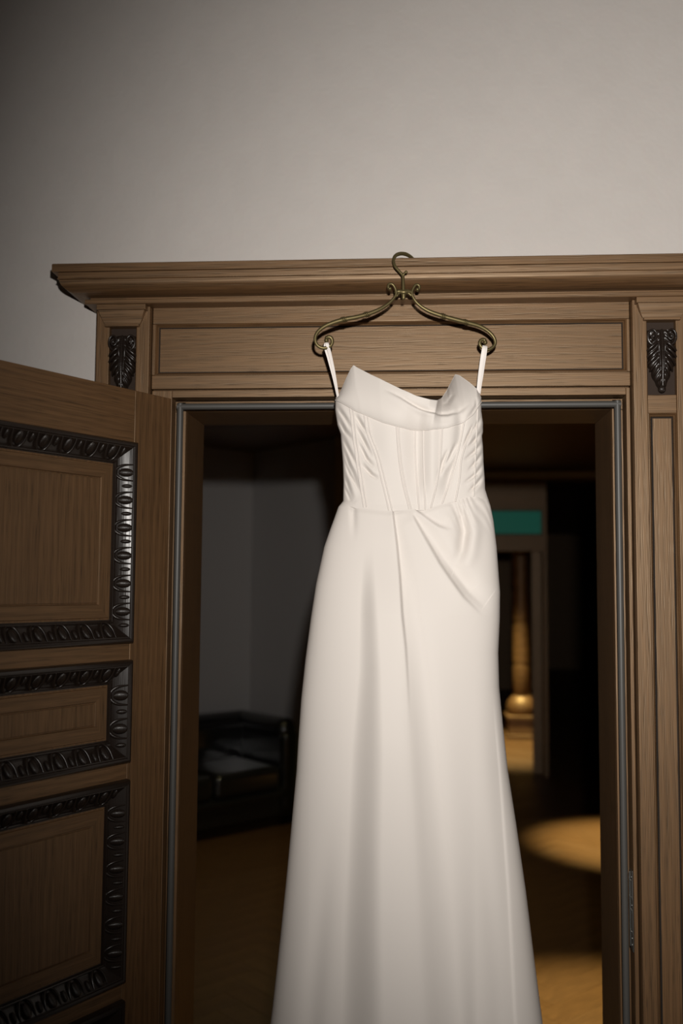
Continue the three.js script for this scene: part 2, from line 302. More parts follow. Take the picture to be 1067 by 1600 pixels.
function pilaster(name, label, xi, xo, s) {             // xi inner edge (to the opening), xo outer edge, s = +1 right, -1 left
  const g = thing(name, label, 'pilaster', [0, 0, 0], 0, STRUCT);
  const a = Math.min(xi, xo), b = Math.max(xi, xo), sw = 0.0305, cx = (a + b) / 2, zb = -0.04;
  obj('backing_board', box(a + 0.002, b - 0.002, 0, 2.325, zb, 0.004, 'y'), M.oak, g);
  obj('stile', box(a, a + sw, 0, 2.3245, 0.0, ZP, 'y', 0.002), M.oak, g);
  obj('stile', box(b - sw, b, 0, 2.3245, 0.0, ZP, 'y', 0.002), M.oak, g);
  obj('side_board', box(s < 0 ? a : b - 0.004, s < 0 ? a + 0.004 : b, 0, 2.3245, -0.04, 0.002, 'y', 0.001), M.oak, g);
  obj('rail', box(a + sw, b - sw, 2.077, 2.1165, 0.0, ZP - 0.002, 'x', 0.0015), M.oak, g);
  obj('rail', box(a + sw, b - sw, 0, 0.25, 0.0, ZP - 0.002, 'x', 0.0015), M.oak, g);
  obj('panel_moulding', frameMould(a + sw, b - sw, 0.25, 2.077, [[0, 0.019], [0.0012, 0.0195], [0.0025, 0.018], [0.004, 0.0125], [0.006, 0.0115], [0.0065, 0.006]]), M.oak, g);
  obj('panel', box(a + sw + 0.008, b - sw - 0.008, 0.26, 2.068, 0.002, 0.0115, 'y', 0.002), M.oak, g);
  obj('panel_quirk', frameMould(a + sw + 0.0075, b - sw - 0.0075, 0.2575, 2.0695, [[-0.0005, 0.009], [0.0004, 0.0122], [0.0030, 0.0123], [0.0034, 0.009]]), M.darkQuirk, g);
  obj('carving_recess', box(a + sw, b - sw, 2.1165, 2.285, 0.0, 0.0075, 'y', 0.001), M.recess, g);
  // stepped cap over the carving
  obj('cap_block', box(cx - 0.0555, cx + 0.0555, 2.3125, 2.3247, 0.0, 0.039, 'x', 0.0012), M.oak, g);
  const cp = [[0.052, 2.3120, 0.036], [0.0515, 2.3105, 0.036], [0.0485, 2.302, 0.034], [0.0445, 2.292, 0.0285], [0.0405, 2.284, 0.026], [0.0405, 2.2825, 0.026]];
  const rows = cp.map(([w, y, z]) => [[cx - w, y, ZP - 0.006], [cx - w, y, z], [cx + w, y, z], [cx + w, y, ZP - 0.006]]);
  obj('cap_moulding', toCreasedNormals(plain(sheet(rows)), 0.5), M.oak, g);
  obj('cap_fillet', box(cx - 0.0385, cx + 0.0385, 2.2765, 2.2825, 0.0, 0.031, 'x', 0.001), M.oak, g);
  const orn = new THREE.Group(); orn.name = 'acanthus_carving'; orn.userData.label = 'dark glossy carved acanthus leaf'; g.add(orn);
  acanthus(orn, cx, 2.262, 2.121, 0.034, 0.008);
  // strip of casing next to the opening
  const ia = s > 0 ? 0.4992 : XPL[1] + 0.002, ib = s > 0 ? xi - 0.002 : -0.4992;
  obj('casing', box(ia, ib, 0, 2.1375, -0.04, -0.003, 'y', 0.0015), M.oak, g);
  return g;
}
pilaster('trim_2', 'brown oak pilaster with carved leaf beside the hinges of the open door', XPL[1], XPL[0], -1);
const pilR = pilaster('trim_3', 'brown oak pilaster with carved leaf beside the steel strike plate', XPR[0], XPR[1], 1);
{ // lining of the opening with its grey stop bead
  const j = thing('trim_7', 'lining of the doorway with a dark grey rounded rubber seal', 'door frame', [0, 0, 0], 0, STRUCT);
  obj('lining_board', box(-0.53, -0.479, 0, 2.1, -0.25, -0.064, 'y'), M.oak, j);
  obj('lining_board', box(0.479, 0.53, 0, 2.1, -0.25, -0.064, 'y'), M.oak, j);
  obj('lining_board', box(-0.53, 0.53, 2.1, 2.15, -0.25, -0.064, 'x'), M.oak, j);
  // bottom of the deep rebate behind the seal bead
  obj('rebate_board', [box(0.4795, 0.4990, 0, 2.121, -0.066, -0.056, 'y', 0.001), box(-0.4990, -0.4795, 0, 2.121, -0.066, -0.056, 'y', 0.001), box(-0.4990, 0.4990, 2.1005, 2.1212, -0.066, -0.056, 'x', 0.001)], M.oak, j);
  const bead = (a, b) => { const g = plain(new THREE.TubeGeometry(new THREE.LineCurve3(new THREE.Vector3(...a), new THREE.Vector3(...b)), 1, 0.0072, 14, false)); return g; };
  obj('seal_bead', bead([0.4845, 0, -0.022], [0.4845, 2.1115, -0.022]), M.bead, j);
  obj('seal_bead', bead([-0.4845, 0, -0.022], [-0.4845, 2.1115, -0.022]), M.bead, j);
  obj('seal_bead', bead([-0.4915, 2.1045, -0.022], [0.4915, 2.1045, -0.022]), M.bead, j);
  const sp = obj('strike_plate', [box(0.4965, 0.4985, 0.949, 1.114, -0.028, -0.004, 'y', 0.0006), box(0.4945, 0.4967, 0.955, 1.108, -0.027, -0.024, 'y', 0.0006)], M.steel, j); sp.userData.label = 'steel strike plate with screws';
  for (const y of [0.962, 0.975, 1.042, 1.10]) obj('screw', ball(0.4962, y, -0.012, 0.0012, 0.0035, 0.0035, 8, 6), M.steel, sp);
  for (const y of [[0.985, 1.03], [1.055, 1.09]]) obj('keep_slot', [box(0.4955, 0.4967, y[0], y[0] + 0.003, -0.02, -0.006, 'y', 0.0004), box(0.4955, 0.4967, y[1], y[1] + 0.003, -0.02, -0.006, 'y', 0.0004), box(0.4955, 0.4967, y[0], y[1], -0.0075, -0.005, 'y', 0.0004)], M.steel, sp);
}

// ---------------------------------------------------------------- open door leaf
{
  const k = 0.983, ky = y => 1.708 + (y - 1.708) * k;
  const d = thing('door_1', 'dark oak door leaf standing open with carved tongue mouldings round its panels', 'door', [-0.4905, 0, 0.035], 59.38 * Math.PI / 180, STRUCT);
  const Wl = 0.962, st = 0.108 * k, mw = 0.052 * k, T = 0.04;
  const top = ky(2.119);
  const panels = [[ky(1.582), ky(2.005)], [ky(1.336), ky(1.546)], [ky(0.893), ky(1.300)], [0.645, ky(0.857)], [0.14, 0.61]];
  obj('stile', box(-st, 0, 0.006, top, -T, 0, 'y', 0.002), M.oak, d);
  obj('stile', box(-Wl, -Wl + st, 0.006, top, -T, 0, 'y', 0.002), M.oak, d);
  const ys = [top, ...panels.flatMap(([a, b]) => [b, a]), 0.006];
  for (let i = 0; i < ys.length; i += 2) obj('rail', box(-Wl + st, -st, ys[i + 1], ys[i], -T, -0.0006, 'x', 0.001), M.oak, d);
  // one tongue of the carved moulding: a rounded tongue inside a raised U, lying across the slope
  const tongue = mergeGeometries([
    plain(ball(0, 0.0015, 0.0035, 0.0088, 0.0155, 0.0062, 10, 7)),
    plain(taper([[-0.0165, 0.015, 0.0005], [-0.0145, -0.004, 0.004], [-0.0085, -0.0165, 0.0045], [0, -0.0205, 0.004], [0.0085, -0.0165, 0.0045], [0.0145, -0.004, 0.004], [0.0165, 0.015, 0.0005]], [0.0014, 0.0026, 0.0028, 0.0026, 0.0014], 6, 16)),
    plain(ball(0.0275, 0.004, 0.0022, 0.0042, 0.011, 0.005, 8, 6)),
  ]);
  const slope = Math.atan2(0.0193, 0.024);
  panels.forEach(([y0, y1], pi) => {
    const x0 = -Wl + st, x1 = -st;
    const mo = obj('panel_moulding', frameMould(x0, x1, y0, y1, [[-0.001, 0.0], [0, 0.010], [0.002, 0.0135], [0.006, 0.0145], [0.009, 0.0135], [0.0105, 0.0110], [0.0125, 0.0108], [0.0365, -0.0085], [0.0405, -0.0095], [0.0410, -0.0060], [0.0430, -0.0050], [0.0450, -0.0060], [0.0462, -0.0105], [mw, -0.0107]], 0, 0.5), M.carved, d);
    mo.userData.label = 'dark carved tongue moulding';
    const ix0 = x0 + mw, ix1 = x1 - mw, iy0 = y0 + mw, iy1 = y1 - mw;
    obj('panel', box(ix0 - 0.004, ix1 + 0.004, iy0 - 0.004, iy1 + 0.004, -T + 0.006, -0.0105, 'y', 0.001), M.oak, d);
    const gi = 0.031;
    obj('panel_field', box(ix0 + gi, ix1 - gi, iy0 + gi, iy1 - gi, -0.0125, -0.0075, 'y', 0.0012), M.oak, d);
    const grooveFrame = frameMould(ix0, ix1, iy0, iy1, [[0.0005, -0.0104], [0.002, -0.0078], [gi - 0.0035, -0.0078], [gi - 0.002, -0.0104]], 0, 0.5);
    obj('panel_border', grooveFrame, M.oak, d);
    // tongues along the four sides, only on the part of the leaf that comes into view
    const run = (len, put) => { const n = Math.max(1, Math.round(len / 0.056)); for (let i = 0; i < n; i++) put((i + 0.5) / n * len - len / 2, len / n / 0.056); };
    const add = (x, y, turn, sc) => { if (pi > 2 || x < -0.56) return; const m = obj('tongue', tongue, M.carved, mo); m.position.set(x, y, 0.0012); m.rotation.set(0, 0, turn); m.scale.set(sc, 1, 1); m.rotateX(slope); };
    const cxm = (x0 + x1) / 2, cym = (y0 + y1) / 2, off = 0.0245;
    run(y1 - y0 - 2 * mw + 0.03, (t, sc) => { add(x1 - off, cym + t, -Math.PI / 2, sc); });
    run(x1 - x0 - 2 * mw + 0.03, (t, sc) => { add(cxm + t, y1 - off, 0, sc); add(cxm + t, y0 + off, Math.PI, sc); });
  });
}

// ---------------------------------------------------------------- hanger
{
  const zh = x => 0.118 - (x - 0.018) * 0.19;
  const h = thing('clothes_hanger', 'old brass clothes hanger with scrolled ends hooked over the cornice', 'hanger');
  const armL = [[-0.010, 2.3215], [-0.0135, 2.3265], [-0.0125, 2.3325], [-0.006, 2.334], [0.000, 2.327], [0.003, 2.313], [-0.004, 2.301], [-0.015, 2.290], [-0.033, 2.278], [-0.055, 2.268], [-0.077, 2.261], [-0.102, 2.255], [-0.126, 2.247], [-0.146, 2.237], [-0.159, 2.224], [-0.163, 2.211], [-0.159, 2.199], [-0.148, 2.193], [-0.137, 2.195], [-0.130, 2.200], [-0.128, 2.209], [-0.132, 2.216], [-0.139, 2.2155], [-0.140, 2.209]];
  const armR = [[0.0475, 2.3225], [0.0515, 2.3275], [0.0505, 2.3335], [0.045, 2.335], [0.039, 2.327], [0.036, 2.316], [0.041, 2.303], [0.052, 2.291], [0.070, 2.280], [0.097, 2.271], [0.125, 2.264], [0.152, 2.258], [0.179, 2.251], [0.198, 2.240], [0.209, 2.227], [0.211, 2.215], [0.204, 2.206], [0.193, 2.201], [0.184, 2.205], [0.178, 2.214], [0.181, 2.2215], [0.188, 2.223], [0.190, 2.217]];
  const rad = [0.0030, 0.0028, 0.0033, 0.0042, 0.0046, 0.0050, 0.0046, 0.0038, 0.0034, 0.0036, 0.0042];
  for (const arm of [armL, armR]) {
    const a = obj('arm', taper(arm.map(([x, y]) => [x, y, zh(x)]), rad, 12, 110), M.brass, h);
    const end = arm[arm.length - 1]; obj('scroll_tip', ball(end[0], end[1], zh(end[0]), 0.0048, 0.0048, 0.006), M.brass, a);
    obj('scroll_tip', ball(arm[0][0], arm[0][1] + 0.002, zh(arm[0][0]), 0.0042, 0.0042, 0.005), M.brass, a);
  }
  for (const [x, y, dx, dy] of [[-0.058, 2.2668, 0.95, 0.30], [-0.105, 2.2542, 0.96, 0.26], [0.102, 2.2695, 0.965, -0.26], [0.149, 2.2588, 0.965, -0.25]])
    obj('knuckle', [-1, 0, 1].map(i => { const g = new THREE.TorusGeometry(0.0048 + (i ? 0 : 0.0006), 0.0016, 8, 20); g.rotateY(Math.PI / 2); g.rotateZ(Math.atan2(dy, dx) + 0.35); g.translate(x + dx * i * 0.0034, y + dy * i * 0.0034, zh(x)); return g; }), M.brass, h);
  obj('bridge', [taper([[0.002, 2.317, 0.12], [0.009, 2.3195, 0.118], [0.0185, 2.3175, 0.118], [0.028, 2.3195, 0.116], [0.0365, 2.318, 0.114]], [0.0032, 0.0046, 0.0056, 0.0046, 0.0032], 10, 24), taper([[0.004, 2.309, 0.12], [0.011, 2.317, 0.118], [0.0185, 2.314, 0.118], [0.026, 2.317, 0.116], [0.035, 2.311, 0.114]], [0.0026, 0.003, 0.003, 0.003, 0.0026], 8, 24)], M.brass, h);
  obj('finial', lathe([[0.0001, -0.010], [0.003, -0.009], [0.0046, -0.005], [0.004, -0.001], [0.0052, 0.001], [0.0044, 0.004], [0.0001, 0.005]], 16).translate(0.0185, 2.3105, 0.118), M.brass, h);
  // the hook leaves the stem to the front left, turns over the cornice and comes to rest on its top
  const hook = [[0.0182, 2.316, 0.118], [0.0176, 2.339, 0.117], [0.0162, 2.354, 0.116], [0.0095, 2.3625, 0.116], [0.0005, 2.374, 0.115], [-0.0030, 2.388, 0.111], [0.0010, 2.4005, 0.104], [0.0110, 2.4085, 0.094], [0.0230, 2.4105, 0.084], [0.0335, 2.4080, 0.074], [0.0395, 2.4045, 0.068]];
  const hk = obj('hook', taper(hook, [0.0040, 0.0034, 0.0030, 0.0034, 0.0040, 0.0042, 0.0032], 12, 70), M.brass, h);
  obj('hook_tip', ball(0.0405, 2.4042, 0.067, 0.0042), M.brass, hk);
  obj('hook_spur', [taper([[0.0165, 2.350, 0.116], [0.0195, 2.3575, 0.117], [0.0235, 2.3605, 0.117]], [0.0026, 0.0026, 0.002], 8, 12), ball(0.0235, 2.3605, 0.117, 0.0034)], M.brass, hk);
}

// ---------------------------------------------------------------- wedding dress
{
  const ZC = 0.09;
  const EL = [[2.165, -0.118], [2.093, -0.125], [2.073, -0.125], [2.041, -0.120], [2.022, -0.113], [1.995, -0.111], [1.962, -0.108], [1.922, -0.1065], [1.881, -0.107], [1.869, -0.117], [1.846, -0.125], [1.821, -0.134], [1.785, -0.146], [1.708, -0.162], [1.637, -0.172], [1.555, -0.182], [1.473, -0.190], [1.392, -0.195], [1.330, -0.198], [1.221, -0.207], [1.116, -0.216], [1.010, -0.226], [0.862, -0.241], [0.40, -0.300]];
  const ER = [[2.165, 0.178], [2.102, 0.180], [2.069, 0.181], [2.045, 0.184], [2.025, 0.184], [2.017, 0.182], [1.994, 0.184], [1.963, 0.185], [1.931, 0.187], [1.906, 0.188], [1.890, 0.193], [1.871, 0.199], [1.840, 0.205], [1.786, 0.211], [1.694, 0.217], [1.640, 0.216], [1.570, 0.2125], [1.501, 0.214], [1.426, 0.221], [1.338, 0.230], [1.232, 0.246], [1.103, 0.264], [0.975, 0.279], [0.879, 0.291], [0.40, 0.350]];
  const depthF = [[2.17, 0.052], [2.05, 0.056], [1.95, 0.050], [1.87, 0.048], [1.80, 0.060], [1.65, 0.085], [1.40, 0.105], [1.10, 0.125], [0.40, 0.165]];
  const depthB = [[2.17, 0.042], [1.87, 0.045], [1.65, 0.075], [1.10, 0.11], [0.40, 0.16]];
  const edge = Y => [at(EL, Y), at(ER, Y)];
  const dome = (u, n) => Math.pow(Math.max(0, 1 - Math.pow(Math.abs(u), n)), 1 / n);
  // signed distance to a line of points: >0 on its right-hand side seen from the front when it runs downwards
  function side(pts, x, y) {
    let best = 1e9, sgn = 1, tt = 0, L = 0, acc = 0; for (let i = 1; i < pts.length; i++) L += Math.hypot(pts[i][0] - pts[i - 1][0], pts[i][1] - pts[i - 1][1]);
    for (let i = 1; i < pts.length; i++) {
      const [ax, ay] = pts[i - 1], bx = pts[i][0] - ax, by = pts[i][1] - ay, l2 = bx * bx + by * by;
      const t = clamp(((x - ax) * bx + (y - ay) * by) / l2, 0, 1), dx = x - ax - t * bx, dy = y - ay - t * by, d = Math.hypot(dx, dy);
      if (d < best) { best = d; sgn = (bx * dy - by * dx) > 0 ? 1 : -1; tt = (acc + t * Math.sqrt(l2)) / L; }
      acc += Math.sqrt(l2);
    }
    return [best * sgn, tt];
  }
  const gauss = (d, a, b) => Math.exp(-Math.pow(d / (d < 0 ? a : b), 2));
  // bodice gathers: fine creases running from the side seams down towards the waist
  const gathers = [
    [[-0.124, 2.083], [-0.104, 2.052], [-0.090, 2.028]], [[-0.122, 2.060], [-0.103, 2.024], [-0.085, 2.003]], [[-0.112, 2.020], [-0.093, 1.980], [-0.076, 1.944]], [[-0.110, 1.998], [-0.094, 1.955], [-0.070, 1.905]],
    [[-0.108, 1.975], [-0.093, 1.935], [-0.068, 1.893]], [[-0.107, 1.940], [-0.095, 1.908], [-0.083, 1.880]], [[-0.106, 1.915], [-0.096, 1.893], [-0.088, 1.876]],
    [[-0.082, 2.058], [-0.066, 2.030], [-0.056, 2.015]], [[-0.080, 2.034], [-0.063, 2.000], [-0.046, 1.965]], [[-0.074, 2.000], [-0.058, 1.965], [-0.042, 1.945]], [[-0.068, 1.955], [-0.048, 1.932], [-0.032, 1.922]],
    [[0.182, 2.060], [0.170, 2.036], [0.156, 2.016]], [[0.184, 2.030], [0.168, 2.008], [0.146, 1.985]], [[0.183, 2.006], [0.168, 1.984], [0.143, 1.962]], [[0.184, 1.985], [0.170, 1.962], [0.150, 1.940]],
    [[0.185, 1.960], [0.168, 1.935], [0.142, 1.915]], [[0.186, 1.938], [0.170, 1.915], [0.150, 1.895]], [[0.164, 2.040], [0.150, 2.010], [0.140, 1.985]], [[0.110, 1.985], [0.098, 1.955], [0.090, 1.925]], [[0.128, 2.000], [0.112, 1.965], [0.098, 1.940]],
  ];
  const seams = {
    A: [[-0.090, 2.088], [-0.083, 2.025], [-0.073, 1.952], [-0.063, 1.891], [-0.059, 1.866]], B: [[-0.061, 2.074], [-0.052, 2.017], [-0.035, 1.972], [-0.024, 1.929], [-0.012, 1.880], [-0.007, 1.858]],
    C: [[0.006, 2.050], [0.010, 1.982], [0.018, 1.922], [0.033, 1.861]], D: [[0.043, 2.040], [0.043, 1.975], [0.048, 1.899], [0.051, 1.861]], E: [[0.059, 2.035], [0.060, 1.960], [0.063, 1.872], [0.063, 1.861]],
    F: [[0.098, 2.035], [0.094, 1.967], [0.086, 1.910], [0.075, 1.864]], G: [[0.145, 2.050], [0.131, 1.982], [0.112, 1.914], [0.098, 1.873]], H: [[0.160, 2.030], [0.138, 1.967], [0.133, 1.921], [0.125, 1.878]], I: [[0.172, 2.070], [0.167, 1.982], [0.165, 1.929], [0.162, 1.889]],
  };
  function bodiceFold(x, y) {
    let z = 0;
    for (const g of gathers) { if (Math.abs(y - g[1][1]) > 0.08) continue; const [s, t] = side(g, x, y), f = Math.sin(Math.PI * clamp(t, 0.02, 0.98)); z += f * (-0.0060 * gauss(s, 0.0028, 0.0050) + 0.0034 * gauss(s - 0.007, 0.0045, 0.006)); }
    // the panels swell a little between the bones, the cup panel most
    z += 0.006 * gauss(x + 0.008, 0.03, 0.035) * gauss(y - 2.00, 0.05, 0.05) + 0.006 * gauss(x - 0.115, 0.025, 0.03) * gauss(y - 2.00, 0.05, 0.05);
    z -= 0.011 * gauss(x - 0.047, 0.022, 0.013) * smooth(1.865, 1.93, y); z += 0.007 * gauss(x - 0.078, 0.012, 0.014) * smooth(1.865, 1.93, y); z -= 0.007 * gauss(x - lerp(0.105, 0.135, smooth(1.88, 2.03, y)), 0.010, 0.010) * smooth(1.87, 1.92, y);
    return z;
  }
  const waist = [[-0.112, 1.880], [-0.104, 1.877], [-0.073, 1.865], [-0.005, 1.857], [0.032, 1.861], [0.064, 1.860], [0.097, 1.873], [0.129, 1.879], [0.168, 1.889], [0.200, 1.884]];
  const bandLow = [[-0.124, 2.093], [-0.113, 2.087], [-0.080, 2.065], [-0.047, 2.050], [-0.021, 2.038], [0.006, 2.030], [0.032, 2.025], [0.071, 2.022], [0.110, 2.028], [0.142, 2.041], [0.161, 2.057], [0.180, 2.088]];
  const frontZ = (x, y, n = 2.3) => { const [a, b] = edge(y), u = clamp((x - (a + b) / 2) / ((b - a) / 2), -1, 1); const fade = Math.sqrt(Math.max(0, 1 - Math.pow(u, 6))); return ZC + at(depthF, y) * dome(u, n) + bodiceFold(x, y) * fade; };

  const dress = thing('wedding_dress', 'ivory satin corset wedding gown with draped neckline hanging from the brass hanger', 'dress', [0, 0, 0]);

  // ---- bodice: front with gathers and a plain back, open at the top
  {
    const NU = 230, NB = 60, NV = 130, rows = [];
    for (let i = 0; i <= NV; i++) {
      const row = [], v = i / NV;
      for (let j = 0; j <= NU + NB; j++) {
        const front = j <= NU, q = front ? j / NU : (j - NU) / NB, u = front ? -Math.cos(q * Math.PI) : Math.cos(q * Math.PI);
        const xa = lerp(-0.112, 0.187, (u + 1) / 2), yTop = front ? at(bandLow, lerp(-0.124, 0.180, (u + 1) / 2)) + 0.008 : 2.045 + 0.05 * Math.pow(Math.abs(u), 3), yBot = at(waist, lerp(-0.112, 0.200, (u + 1) / 2)) - (front ? 0.002 : 0.004);
        const y = lerp(yTop, yBot, v), [a, b] = edge(y), x = (a + b) / 2 + (b - a) / 2 * u;
        row.push([x, y, front ? frontZ(x, y) : ZC - at(depthB, y) * dome(u, 2.2)]);
      }
      rows.push(row);
    }
    obj('bodice', sheet(rows), M.satin, dress);
  }
  // ---- boning channels
  for (const [k, pts] of Object.entries(seams)) {
    const pair = { A: 0.0032, B: 0.0034, C: 0.0022 }[k] ?? 0, curve = new THREE.CatmullRomCurve3(pts.map(p => new THREE.Vector3(p[0], p[1], 0)));
    const geos = (pair ? [-pair, pair] : [0]).map(o => { const q = []; for (let i = 0; i <= 26; i++) { const p = curve.getPoint(i / 26); q.push([p.x + o, p.y, frontZ(p.x + o, p.y) + 0.0003]); } return taper(q, [pair ? 0.0015 : 0.0018], 8, 60, true); });
    obj('boning_channel', geos, M.satin, dress);
  }
  // ---- draped neckline band: from the lower seam over the front up to the rim, over it and down inside
  {
    const rim = [[-0.121, 2.098], [-0.111, 2.117], [-0.102, 2.137], [-0.092, 2.157], [-0.086, 2.1645], [-0.078, 2.158], [-0.048, 2.139], [-0.022, 2.124], [0.012, 2.105], [0.045, 2.089], [0.072, 2.0815], [0.088, 2.0815], [0.098, 2.098], [0.111, 2.122], [0.121, 2.142], [0.1285, 2.1565], [0.137, 2.152], [0.157, 2.131], [0.170, 2.115], [0.180, 2.097]];
    const rimZ = [[-0.124, 0.098], [-0.086, 0.112], [-0.03, 0.142], [0.03, 0.158], [0.072, 0.158], [0.0885, 0.147], [0.094, 0.110], [0.100, 0.076], [0.111, 0.052], [0.1285, 0.050], [0.150, 0.078], [0.170, 0.102], [0.182, 0.098]];
    const resample = (pts, n) => { const L = [0]; for (let i = 1; i < pts.length; i++) L.push(L[i - 1] + Math.hypot(pts[i][0] - pts[i - 1][0], pts[i][1] - pts[i - 1][1])); const T = L[L.length - 1], out = []; for (let k = 0; k <= n; k++) { const s = k / n * T; let i = 1; while (i < pts.length - 1 && L[i] < s) i++; const t = (s - L[i - 1]) / (L[i] - L[i - 1]); out.push([lerp(pts[i - 1][0], pts[i][0], t), lerp(pts[i - 1][1], pts[i][1], t)]); } return out; };
    const N = 200, W = 44, lo = resample(bandLow, N), up = resample(rim, N), rows = [], inner = [];
    const crease = [[-0.021, 2.106], [0.012, 2.089], [0.032, 2.076], [0.051, 2.066], [0.068, 2.059], [0.090, 2.0545], [0.109, 2.055], [0.129, 2.060], [0.142, 2.068], [0.155, 2.081]];
    const crease2 = [[0.170, 2.095], [0.168, 2.075], [0.158, 2.058], [0.146, 2.047]], crease3 = [[0.118, 2.135], [0.121, 2.105], [0.110, 2.085], [0.098, 2.078]];
    for (let w = 0; w <= W; w++) {
      const row = [], f = w / W;
      for (let k = 0; k <= N; k++) {
        const [x0, y0] = lo[k], [x1, y1] = up[k], x = lerp(x0, x1, f), y = lerp(y0, y1, f), t = k / N;
        const z0 = frontZ(x0, y0) + 0.0035, z1 = at(rimZ, x1), ends = Math.sqrt(Math.sin(Math.PI * clamp(t, 0.003, 0.997)));
        let z = lerp(z0, z1, Math.pow(f, 1.45)) + 0.010 * Math.sin(Math.PI * Math.pow(f, 0.7)) * ends;
        const [s, tt] = side(crease, x, y); z += Math.sin(Math.PI * clamp(tt, 0, 1)) * (-0.0050 * gauss(s, 0.0022, 0.0055) + 0.0030 * gauss(s + 0.006, 0.006, 0.004));
        const [s2, t2] = side(crease2, x, y); z += Math.sin(Math.PI * clamp(t2, 0, 1)) * -0.004 * gauss(s2, 0.003, 0.004);
        const [s3, t3] = side(crease3, x, y); z += Math.sin(Math.PI * clamp(t3, 0, 1)) * -0.005 * gauss(s3, 0.004, 0.006);
        row.push([x, y - (f < 0.03 ? 0.0005 : 0), z]);
      }
      rows.push(row);
    }
    // rounded rim, then the lining falling inside
    for (let i = 1; i <= 6; i++) { const a = i / 6 * Math.PI; rows.push(up.map(([x, y], k) => [x, y + 0.0016 * Math.sin(a), at(rimZ, x) - 0.0016 * (1 - Math.cos(a))])); }
    const band = obj('neckline_band', sheet(rows), M.satin, dress);
    // folded lower edge so the band stands proud of the bodice
    obj('band_hem', taper(lo.filter((_, i) => i % 4 === 0).map(([x, y]) => [x, y, frontZ(x, y) + 0.0022]), [0.0016], 8, 120), M.satin, band);
    const lin = [];
    for (let i = 0; i <= 16; i++) { const f = i / 16; lin.push(up.map(([x, y], k) => { const t = k / N, pull = 0.022 * f * (t < 0.5 ? 1 : -0.55) * (1 - Math.sin(Math.PI * t) * 0.7), drop = f * (0.012 + 0.05 * f) * (0.35 + 0.65 * Math.sin(Math.PI * t)); return [x + pull, Math.max(2.03, y - drop - 0.0005), at(rimZ, x) - 0.0032 - f * 0.030]; })); }
    obj('lining', sheet(lin), M.lining, dress);
  }
  // ---- skirt
  {
    const V1r = [[-0.040, 1.775], [-0.038, 1.750], [-0.031, 1.668], [-0.022, 1.538], [-0.016, 1.385], [-0.018, 1.197], [-0.016, 1.049], [-0.012, 0.908], [-0.005, 0.40]];
    const V1l = [[-0.062, 1.775], [-0.063, 1.75], [-0.067, 1.668], [-0.068, 1.538], [-0.080, 1.385], [-0.086, 1.197], [-0.092, 1.049], [-0.094, 0.908], [-0.10, 0.40]];
    const E1 = [[-0.002, 1.857], [0.007, 1.788], [0.013, 1.725], [0.018, 1.649], [0.025, 1.586], [0.029, 1.524], [0.034, 1.437], [0.043, 1.290], [0.052, 1.109], [0.063, 0.911], [0.085, 0.40]];
    const E1r = [[0.009, 1.857], [0.028, 1.788], [0.038, 1.725], [0.047, 1.649], [0.057, 1.587], [0.065, 1.525], [0.075, 1.438], [0.092, 1.291], [0.112, 1.110], [0.126, 0.913], [0.15, 0.40]];
    const E2 = [[0.034, 1.857], [0.066, 1.799], [0.093, 1.751], [0.114, 1.720], [0.140, 1.684], [0.171, 1.653], [0.206, 1.634]];
    const E3 = [[0.048, 1.857], [0.077, 1.835], [0.091, 1.826], [0.109, 1.820], [0.126, 1.821]];
    const V3 = [[0.117, 1.877], [0.137, 1.847], [0.143, 1.815], [0.137, 1.777], [0.124, 1.745]];
    const V4 = [[0.192, 1.524], [0.198, 1.437], [0.205, 1.351], [0.211, 1.248], [0.218, 1.131], [0.227, 0.908], [0.26, 0.40]];
    function fold(x, y) {
      let z = 0;
      // a broad forward fold: its left flank rises steeply from the flat side panel, its right flank falls into the box pleat
      const B = 0.020 * smooth(1.79, 1.64, y) + 0.018 * smooth(1.66, 1.35, y) + 0.010 * smooth(1.35, 0.9, y);
      const xl = at(V1l, y, 1, 0), xr = at(V1r, y, 1, 0), e1 = at(E1, y, 1, 0), e1r = at(E1r, y, 1, 0), d2 = x - e1, wv = Math.max(0.004, (e1r - e1) * 0.75);
      const flank = smooth(xl, xr, x); z += B * (flank - 0.55 * smooth(e1 - 0.006, e1r + 0.004, x) - 0.25 * smooth(e1r, 0.16, x)) - 0.3 * B;
      const step = (s, a, b, w = 0.0028) => -Math.tanh(s / w) * Math.exp(-Math.abs(s) / (s < 0 ? a : b));
      // box pleat: the left flap lies over the right one
      z += 0.0055 * smooth(1.42, 1.70, y) * step(d2, 0.020, 0.014, 0.0018);
      z -= (0.004 * smooth(1.86, 1.76, y) + 0.006 * smooth(1.74, 1.30, y)) * gauss(x - (e1 + e1r) / 2 + 0.004, wv * 0.75, wv);
      // diagonal pleats towards the right hip
      const [s2, t2] = side(E2, x, y), f2 = smooth(0, 0.08, t2) * (1 - smooth(0.58, 0.95, t2));
      z += f2 * (0.0055 * step(s2, 0.022, 0.008 + 0.02 * t2) - 0.019 * t2 * gauss(s2 - 0.008 - 0.012 * t2, 0.010, 0.012 + 0.018 * t2));
      const [s3, t3] = side(E3, x, y), f3 = 1 - smooth(0.5, 1.0, t3);
      z += f3 * (0.0045 * step(s3, 0.012, 0.012) - 0.004 * t3 * gauss(s3 - 0.008, 0.006, 0.010));
      const [s4, t4] = side(V3, x, y), f4 = Math.sin(Math.PI * clamp(t4, 0.05, 0.97));
      z -= 0.014 * f4 * gauss(s4, 0.012, 0.009);
      z += 0.006 * f4 * gauss(s4 - 0.022, 0.012, 0.012);
      const d5 = x - at(V4, y, 1, 0); z -= 0.003 * smooth(1.52, 1.36, y) * gauss(d5, 0.018, 0.005);
